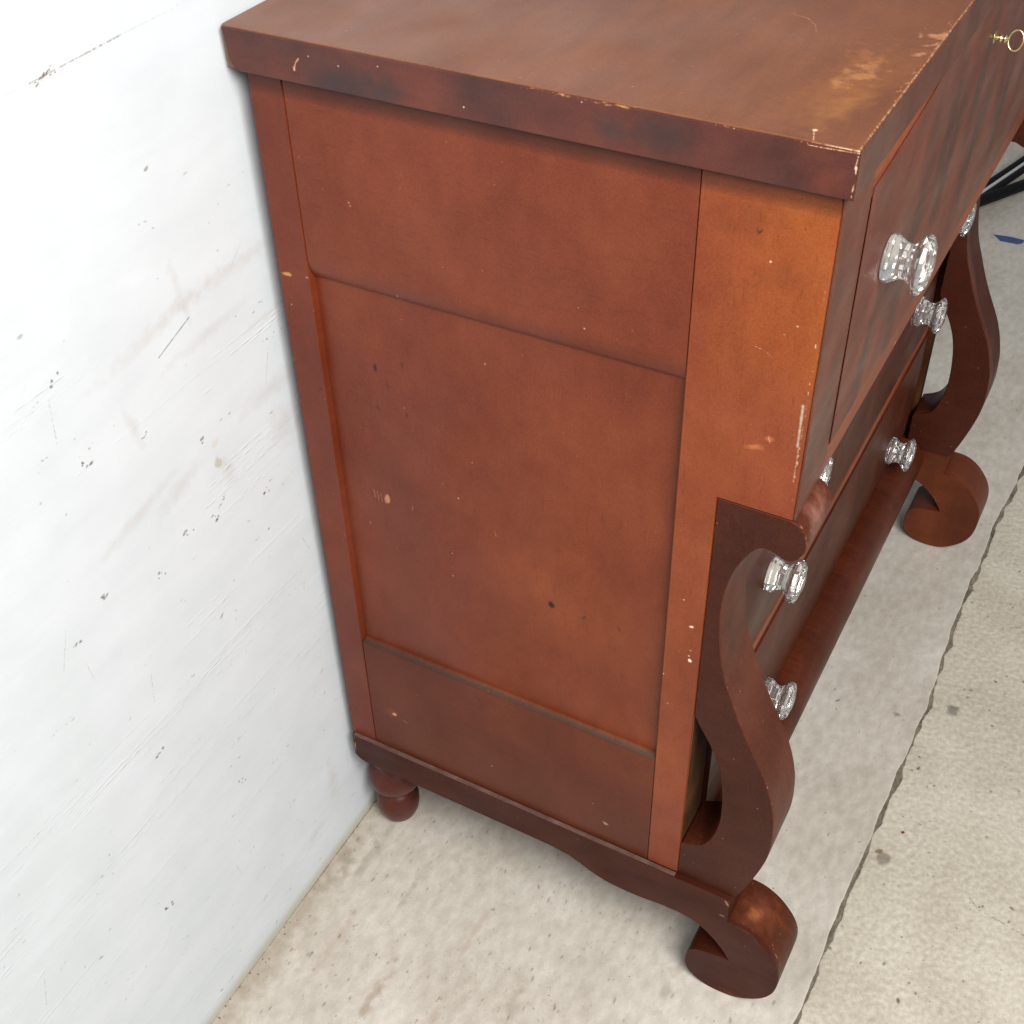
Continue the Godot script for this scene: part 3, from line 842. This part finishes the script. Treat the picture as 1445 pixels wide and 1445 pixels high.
func pebble(st: SurfaceTool, p: Vector3, r: float, rng: RandomNumberGenerator) -> void:
	var v := []
	for d in [Vector3(1, 0, 0), Vector3(-1, 0, 0), Vector3(0, 1, 0), Vector3(0, -0.5, 0), Vector3(0, 0, 1), Vector3(0, 0, -1)]:
		v.append(p + d.rotated(Vector3.UP, rng.randf() * 0.6) * r * rng.randf_range(0.6, 1.3))
	for fc in [[0, 2, 4], [4, 2, 1], [1, 2, 5], [5, 2, 0], [0, 4, 3], [4, 1, 3], [1, 5, 3], [5, 0, 3]]:
		var a: Vector3 = v[fc[0]]
		var b: Vector3 = v[fc[1]]
		var c: Vector3 = v[fc[2]]
		var nn := (b - a).cross(c - a).normalized()
		if nn.dot((a + b + c) / 3.0 - p) < 0.0:
			nn = -nn
		tri(st, [a, b, c], [nn, nn, nn], [Vector2.ZERO, Vector2.ZERO, Vector2.ZERO])


func scroll_outline() -> Array:
	var k := [Vector2(0.4362, 0.1795), Vector2(0.5035, 0.1795), Vector2(0.5085, 0.1909), Vector2(0.5145, 0.2080), Vector2(0.5208, 0.2290), Vector2(0.5266, 0.2508), Vector2(0.5312, 0.2739), Vector2(0.5330, 0.2993), Vector2(0.5315, 0.3321), Vector2(0.5275, 0.3546), Vector2(0.5217, 0.3757), Vector2(0.5128, 0.3987), Vector2(0.4955, 0.4333), Vector2(0.4825, 0.4620), Vector2(0.4721, 0.4890), Vector2(0.4641, 0.5100), Vector2(0.4582, 0.5317), Vector2(0.4536, 0.5597), Vector2(0.4512, 0.5878), Vector2(0.4512, 0.6122), Vector2(0.4531, 0.6308), Vector2(0.4569, 0.6490), Vector2(0.4631, 0.6660), Vector2(0.4705, 0.6800), Vector2(0.4776, 0.6885), Vector2(0.4848, 0.6902), Vector2(0.4913, 0.6884), Vector2(0.4974, 0.6855), Vector2(0.5045, 0.6850), Vector2(0.5105, 0.6888), Vector2(0.5150, 0.6960), Vector2(0.5166, 0.7045), Vector2(0.5158, 0.7120), Vector2(0.5125, 0.7207), Vector2(0.5065, 0.7272), Vector2(0.4990, 0.7294), Vector2(0.4362, 0.7294), Vector2(0.4362, 0.4500), Vector2(0.4430, 0.4365), Vector2(0.4504, 0.4240), Vector2(0.4579, 0.4097), Vector2(0.4655, 0.3911), Vector2(0.4708, 0.3706), Vector2(0.4745, 0.3437), Vector2(0.4760, 0.3148), Vector2(0.4748, 0.2930), Vector2(0.4696, 0.2693), Vector2(0.4606, 0.2504), Vector2(0.4498, 0.2418), Vector2(0.4362, 0.2352)]
	return smooth(k, [0, 1, 35, 36, 37, 49], 4)


func apron_outline(foot: bool) -> Array:
	var k := [Vector2(0.003, 0.1815), Vector2(0.5015, 0.1795), Vector2(0.5022, 0.1385), Vector2(0.512, 0.1385), Vector2(0.522, 0.1368), Vector2(0.532, 0.1325), Vector2(0.5442, 0.1235), Vector2(0.5561, 0.1095), Vector2(0.5635, 0.0970), Vector2(0.5680, 0.0836), Vector2(0.5697, 0.0690), Vector2(0.5690, 0.0520), Vector2(0.5650, 0.0340), Vector2(0.5555, 0.0170), Vector2(0.5410, 0.0035), Vector2(0.5240, -0.0065), Vector2(0.5060, -0.0098), Vector2(0.4900, -0.0090), Vector2(0.4745, -0.0030), Vector2(0.4635, 0.0075), Vector2(0.4588, 0.0210), Vector2(0.4590, 0.0370), Vector2(0.4622, 0.0500), Vector2(0.4700, 0.0565), Vector2(0.4825, 0.0608), Vector2(0.4960, 0.0632), Vector2(0.5097, 0.0640), Vector2(0.5045, 0.0735), Vector2(0.4972, 0.0840), Vector2(0.4891, 0.0935), Vector2(0.4793, 0.1020), Vector2(0.4700, 0.1085), Vector2(0.4600, 0.1130), Vector2(0.4441, 0.1155), Vector2(0.4210, 0.1145), Vector2(0.3992, 0.1115), Vector2(0.3757, 0.1105), Vector2(0.3540, 0.1120), Vector2(0.3335, 0.1180), Vector2(0.3180, 0.1255), Vector2(0.3040, 0.1312), Vector2(0.2826, 0.1340), Vector2(0.2542, 0.1345), Vector2(0.0222, 0.1360), Vector2(0.0092, 0.1395), Vector2(0.003, 0.1465)]
	return smooth(k, [0, 1, 2, 3, 26, 42, 43, 44, 45], 4)


func knob(parent: Node3D, at: Vector3) -> void:
	# pressed glass: flared base, waist and a fluted mushroom head with stepped rings
	var prof := [Vector2(0.0004, 0.0012), Vector2(0.0196, 0.0012), Vector2(0.0202, 0.0030), Vector2(0.0200, 0.0066), Vector2(0.0172, 0.0112), Vector2(0.0150, 0.0148), Vector2(0.0147, 0.0190), Vector2(0.0180, 0.0236), Vector2(0.0232, 0.0274), Vector2(0.0250, 0.0304), Vector2(0.0238, 0.0336), Vector2(0.0190, 0.0362), Vector2(0.0100, 0.0380), Vector2(0.0004, 0.0386)]
	var st := begin()
	lathe(st, prof, at, Vector3(0, 0, 1), 12, true, 0, 0.0, 0.002, 0.00012)
	obj("glass_knob", st, mats["glass"], parent)
	st = begin()
	lathe(st, [Vector2(0.0001, 0.0001), Vector2(0.0178, 0.0001), Vector2(0.0178, 0.0008), Vector2(0.0001, 0.0009)], at, Vector3(0, 0, 1), 24)
	obj("knob_bright_disc", st, mats["bright_disc_white"], parent)  # added white disc behind the glass that makes the knob look brighter


func chest() -> void:
	var c := thing("chest_of_drawers", "red mahogany chest of drawers with scroll columns and glass knobs against the white wall", "chest of drawers")
	var side: Material = mats["side_mahogany"]
	var st: SurfaceTool

	# --- top: the slab, its near edge and its front edge are faces of one board with their own veneers
	st = begin()
	var back_round := [Vector2(0.982, -0.0174), Vector2(0.982, 0.5085), Vector2(-0.0042, 0.5085), Vector2(-0.0042, -0.0124)]
	for i in 6:
		var a := PI + PI / 2 * (i + 1) / 6.0
		back_round.append(Vector2(0.0008 + 0.0050 * cos(a), -0.0124 + 0.0050 * sin(a)))
	extrude(st, back_round, "y", 1.0215, 1.0557, 0.0010, "top")
	obj("table_top", st, mats["slab_top"], c)
	st = begin()
	var edge := [Vector2(-0.0140, 1.0550), Vector2(0.5096, 1.0550), Vector2(0.5096, 1.0205), Vector2(-0.002, 1.0205), Vector2(-0.0070, 1.0230), Vector2(-0.0115, 1.0290)]
	extrude(st, edge, "x", -0.0058, -0.0040, 0.0006, "side")
	obj("edge_veneer", st, mats["slab_edge"], c)
	st = begin()
	box(st, -0.0052, 0.982, 1.0205, 1.0550, 0.5083, 0.5100, 0.0006, "front")
	obj("front_edge_veneer", st, mats["flame_veneer"], c)

	# --- near side: two stiles, two rails and a sunk panel
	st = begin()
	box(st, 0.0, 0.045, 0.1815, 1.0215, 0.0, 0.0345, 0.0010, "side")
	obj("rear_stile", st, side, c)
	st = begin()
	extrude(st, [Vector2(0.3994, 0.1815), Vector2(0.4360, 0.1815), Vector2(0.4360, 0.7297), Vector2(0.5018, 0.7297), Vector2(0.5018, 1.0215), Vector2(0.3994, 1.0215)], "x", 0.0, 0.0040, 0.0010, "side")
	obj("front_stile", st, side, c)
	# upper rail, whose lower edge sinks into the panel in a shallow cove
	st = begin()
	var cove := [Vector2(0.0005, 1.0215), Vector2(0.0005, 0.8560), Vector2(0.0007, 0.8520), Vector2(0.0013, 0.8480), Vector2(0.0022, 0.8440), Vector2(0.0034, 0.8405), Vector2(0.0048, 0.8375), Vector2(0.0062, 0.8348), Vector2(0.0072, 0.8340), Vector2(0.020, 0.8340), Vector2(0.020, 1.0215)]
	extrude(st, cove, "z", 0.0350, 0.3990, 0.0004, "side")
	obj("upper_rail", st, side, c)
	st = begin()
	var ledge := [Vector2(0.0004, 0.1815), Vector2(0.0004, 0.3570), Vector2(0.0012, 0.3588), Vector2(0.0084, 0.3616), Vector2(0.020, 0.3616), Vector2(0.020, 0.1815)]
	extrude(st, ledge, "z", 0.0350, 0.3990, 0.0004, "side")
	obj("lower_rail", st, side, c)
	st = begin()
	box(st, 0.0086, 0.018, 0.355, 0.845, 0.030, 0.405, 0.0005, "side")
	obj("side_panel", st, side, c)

	# --- far side and back
	st = begin()
	box(st, X1 - 0.022, X1, 0.1815, 1.0215, 0.0, 0.4360, 0.001, "side")
	obj("far_side", st, side, c)
	st = begin()
	box(st, X1 - 0.022, X1, 0.7297, 1.0215, 0.4362, 0.5, 0.001, "side")
	obj("far_side", st, side, c)
	st = begin()
	box(st, 0.046, X1 - 0.023, 0.1815, 1.0213, 0.004, 0.014, 0.001, "front")
	obj("back_board", st, mats["raw_wood"], c)
	st = begin()
	box(st, 0.023, X1 - 0.023, 0.150, 0.1800, 0.02, 0.4380, 0.001, "top")
	obj("bottom_board", st, mats["raw_wood"], c)
	st = begin()
	box(st, 0.023, X1 - 0.023, 0.7300, 0.7380, 0.03, 0.5000, 0.0005, "top")
	obj("dust_board", st, mats["raw_wood"], c)

	# --- front posts behind the columns (bare, dusty wood) and rails between the drawers
	for s in 2:
		st = begin()
		var px0 := 0.0045 if s == 0 else X1 - 0.058
		box(st, px0 if s == 0 else X1 - 0.029, px0 + 0.0535, 0.1815, 0.7297, 0.40, 0.4355 if s == 0 else 0.4460, 0.0008, "front")
		obj("inner_post", st, mats["raw_wood"], c)
	for y in [0.3730, 0.5500]:
		st = begin()
		box(st, 0.0615, 0.9160, y - 0.0075, y + 0.0075, 0.30, 0.4375, 0.0012, "front")
		obj("drawer_rail", st, mats["rail_wood"], c)

	# --- frieze: post, drawer, post, rail below and a strip of bare rail above
	for s in 2:
		st = begin()
		var qx := 0.0006 if s == 0 else X1 - 0.0735
		box(st, qx, qx + 0.0730, 0.7302, 1.0203, 0.5020, 0.5040, 0.0008, "front")
		obj("frieze_post", st, mats["flame_veneer"], c)
	st = begin()
	box(st, 0.0745, X1 - 0.075, 0.7300, 0.7575, 0.46, 0.5036, 0.0012, "front")
	obj("frieze_rail", st, mats["rail_wood"], c)
	st = begin()
	box(st, 0.0740, X1 - 0.075, 0.9850, 1.0203, 0.46, 0.5040, 0.0010, "front")
	obj("frieze_rail", st, mats["rail_wood"], c)
	var d := Node3D.new()
	d.name = "drawer"
	c.add_child(d, true)
	st = begin()
	# the drawer hangs a little low at its near end and shows the rail above it
	extrude(st, [Vector2(0.0742, 0.7590), Vector2(X1 - 0.076, 0.7590), Vector2(X1 - 0.076, 1.0185), Vector2(0.34, 1.0190), Vector2(0.27, 1.0120), Vector2(0.20, 1.0030), Vector2(0.14, 0.9975), Vector2(0.0742, 0.9930)], "z", 0.5042, 0.5052, 0.0005, "front")
	obj("drawer_front", st, mats["flame_veneer"], d)
	knob(d, Vector3(0.157, 0.895, 0.5052))
	knob(d, Vector3(0.789, 0.890, 0.5052))
	st = begin()
	lathe(st, [Vector2(0.0001, 0.0), Vector2(0.006, 0.0), Vector2(0.006, 0.0008), Vector2(0.0045, 0.0012), Vector2(0.0001, 0.0012)], Vector3(0.468, 0.968, 0.5050), Vector3(0, 0, 1), 20)
	obj("keyhole_plate", st, mats["brass"], d)

	# --- three lower drawers
	for r in [[0.5580, 0.7280, 0.4440, 0.622, 0.200, 0.780], [0.3810, 0.5420, 0.4370, 0.472, 0.2026, 0.781], [0.1960, 0.3650, 0.4400, 0.2385, 0.2447, 0.7716]]:
		d = Node3D.new()
		d.name = "drawer"
		c.add_child(d, true)
		st = begin()
		box(st, 0.0622, 0.9150, r[0], r[1], r[2] - 0.02, r[2], 0.0014, "front")
		obj("drawer_front", st, mats["drawer_mahogany"], d)
		knob(d, Vector3(r[4], r[3], r[2]))
		knob(d, Vector3(r[5], r[3] + 0.004, r[2]))

	# --- rounded plinth moulding under the drawers
	st = begin()
	var roll := [Vector2(0.42, 0.1345), Vector2(0.4700, 0.1345), Vector2(0.4745, 0.1375), Vector2(0.4775, 0.1440), Vector2(0.4785, 0.1530), Vector2(0.4770, 0.1640), Vector2(0.4725, 0.1750), Vector2(0.4660, 0.1840), Vector2(0.4575, 0.1895), Vector2(0.4490, 0.1915), Vector2(0.42, 0.1915)]
	extrude(st, smooth(roll, [0, 1, 9, 10], 3), "x", 0.0665, 0.8795, 0.0005, "front")
	obj("plinth_moulding", st, mats["drawer_mahogany"], c)

	# --- scroll columns and scrolled feet
	for s in 2:
		var far := s == 1
		var dz := 0.011 if far else 0.0
		st = begin()
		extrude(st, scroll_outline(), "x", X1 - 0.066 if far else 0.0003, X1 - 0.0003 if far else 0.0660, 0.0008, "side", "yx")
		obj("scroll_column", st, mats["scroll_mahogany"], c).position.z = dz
		st = begin()
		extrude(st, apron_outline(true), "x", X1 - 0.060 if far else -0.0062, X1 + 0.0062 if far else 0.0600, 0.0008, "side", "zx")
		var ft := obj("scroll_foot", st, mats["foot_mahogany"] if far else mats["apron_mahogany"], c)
		ft.position.z = dz
		st = begin()
		extrude(st, [Vector2(0.0045, 0.1812), Vector2(0.4350, 0.1800), Vector2(0.4350, 0.1806), Vector2(0.0045, 0.1822)], "x", X1 + 0.0004 if far else -0.0056, X1 + 0.0056 if far else -0.0004, 0.0001, "top", "zx")
		obj("base_lip", st, mats["dusty_lip"], c)
		if far:
			ft.set_meta("label", "paler orange scroll foot")
		# turned rear foot
		st = begin()
		var prof := [Vector2(0.0001, 0.1500), Vector2(0.030, 0.1500), Vector2(0.0305, 0.1340), Vector2(0.0285, 0.1220), Vector2(0.0235, 0.1150), Vector2(0.0215, 0.1115), Vector2(0.0240, 0.1075), Vector2(0.0300, 0.1010), Vector2(0.0342, 0.0920), Vector2(0.0346, 0.0830), Vector2(0.0318, 0.0745), Vector2(0.0270, 0.0680), Vector2(0.0205, 0.0640), Vector2(0.0176, 0.0610), Vector2(0.0178, 0.0585), Vector2(0.0220, 0.0555), Vector2(0.0262, 0.0490), Vector2(0.0284, 0.0400), Vector2(0.0286, 0.0300), Vector2(0.0268, 0.0190), Vector2(0.0225, 0.0085), Vector2(0.0165, 0.0010), Vector2(0.0001, 0.0)]
		lathe(st, prof, Vector3(X1 - 0.035 if far else 0.035, FLOOR, 0.029), Vector3(0, 1, 0), 36)
		obj("turned_foot", st, mats["turned_mahogany"], c)


func brass_key() -> void:
	var k := thing("brass_key", "small brass key with an oval bow in the lock of the top drawer", "key", Vector3(0.468, 0.968, 0.5064))
	var st := begin()
	lathe(st, [Vector2(0.0001, 0.0), Vector2(0.0024, 0.0), Vector2(0.0024, 0.0030), Vector2(0.0036, 0.0036), Vector2(0.0036, 0.0052), Vector2(0.0024, 0.0058), Vector2(0.0024, 0.0074), Vector2(0.0038, 0.0080), Vector2(0.0038, 0.0094), Vector2(0.0022, 0.0100), Vector2(0.0018, 0.0118), Vector2(0.0001, 0.0122)], Vector3.ZERO, Vector3(0, 0, 1), 14)
	obj("shank", st, mats["brass"], k)
	st = begin()
	var ring := []
	for i in 41:
		var a := TAU * i / 40.0
		ring.append(Vector3(0.0026 * cos(a), 0.0088 * cos(a), 0.0182 + 0.0066 * sin(a)))
	tube(st, ring, 0.0009, 8)
	obj("bow", st, mats["brass"], k)


func background_things() -> void:
	# legs of a black metal stand on the floor beyond the chest
	var s := thing("metal_stand", "black metal stand legs low over the floor beyond the chest", "stand", Vector3(2.15, FLOOR, 0.36))
	var o := Vector3(2.15, FLOOR, 0.36)
	var st := begin()
	var a0 := Vector3(2.0418, 0.03, 0.3213) - o
	var a1 := Vector3(2.1606, 0.03, 0.3901) - o
	tube(st, [a0 + (a0 - a1) * 1.4, a0, a1, a1 + (a1 - a0) * 3.0], 0.0128, 14)
	obj("leg", st, mats["black_paint"], s)
	var b0 := Vector3(2.0985, 0.03, 0.3192) - o
	var b1 := Vector3(2.2669, 0.03, 0.3676) - o
	var across := (b1 - b0).cross(Vector3.UP).normalized()
	for k in [-1, 0, 1]:
		st = begin()
		var off: Vector3 = across * (0.0125 * k) + Vector3(0, 0.002 if k == 0 else 0.0, 0)
		tube(st, [b0 + (b0 - b1) * 1.0 + off, b0 + off, b1 + off, b1 + (b1 - b0) * 3.0 + off], 0.0042 if k == 0 else 0.0080, 12)
		obj("leg" if k != 0 else "grey_strip", st, mats["black_paint"] if k != 0 else mats["strip_grey"], s)  # the middle one is a thin grey tube between two black legs
	for p in [a1 + (a1 - a0) * 2.8, b1 + (b1 - b0) * 2.8, a0 + (a0 - a1) * 1.2]:
		st = begin()
		lathe(st, [Vector2(0.0001, 0.0), Vector2(0.016, 0.0), Vector2(0.017, 0.014), Vector2(0.014, 0.026), Vector2(0.0001, 0.026)], Vector3(p.x, 0.0, p.z), Vector3(0, 1, 0), 14)
		obj("foot_pad", st, mats["black_paint"], s)
	# scrap of blue tape stuck to the floor
	st = begin()
	extrude(st, [Vector2(1.973, 0.372), Vector2(1.979, 0.41), Vector2(1.977, 0.440), Vector2(1.962, 0.439), Vector2(1.952, 0.430), Vector2(1.950, 0.392), Vector2(1.958, 0.386)], "y", FLOOR + 0.0003, FLOOR + 0.0008, 0.0001, "top")
	var t := obj("tape_scrap", st, mats["blue_tape"])
	t.set_meta("label", "torn scrap of blue tape stuck to the concrete floor")
	t.set_meta("category", "tape")
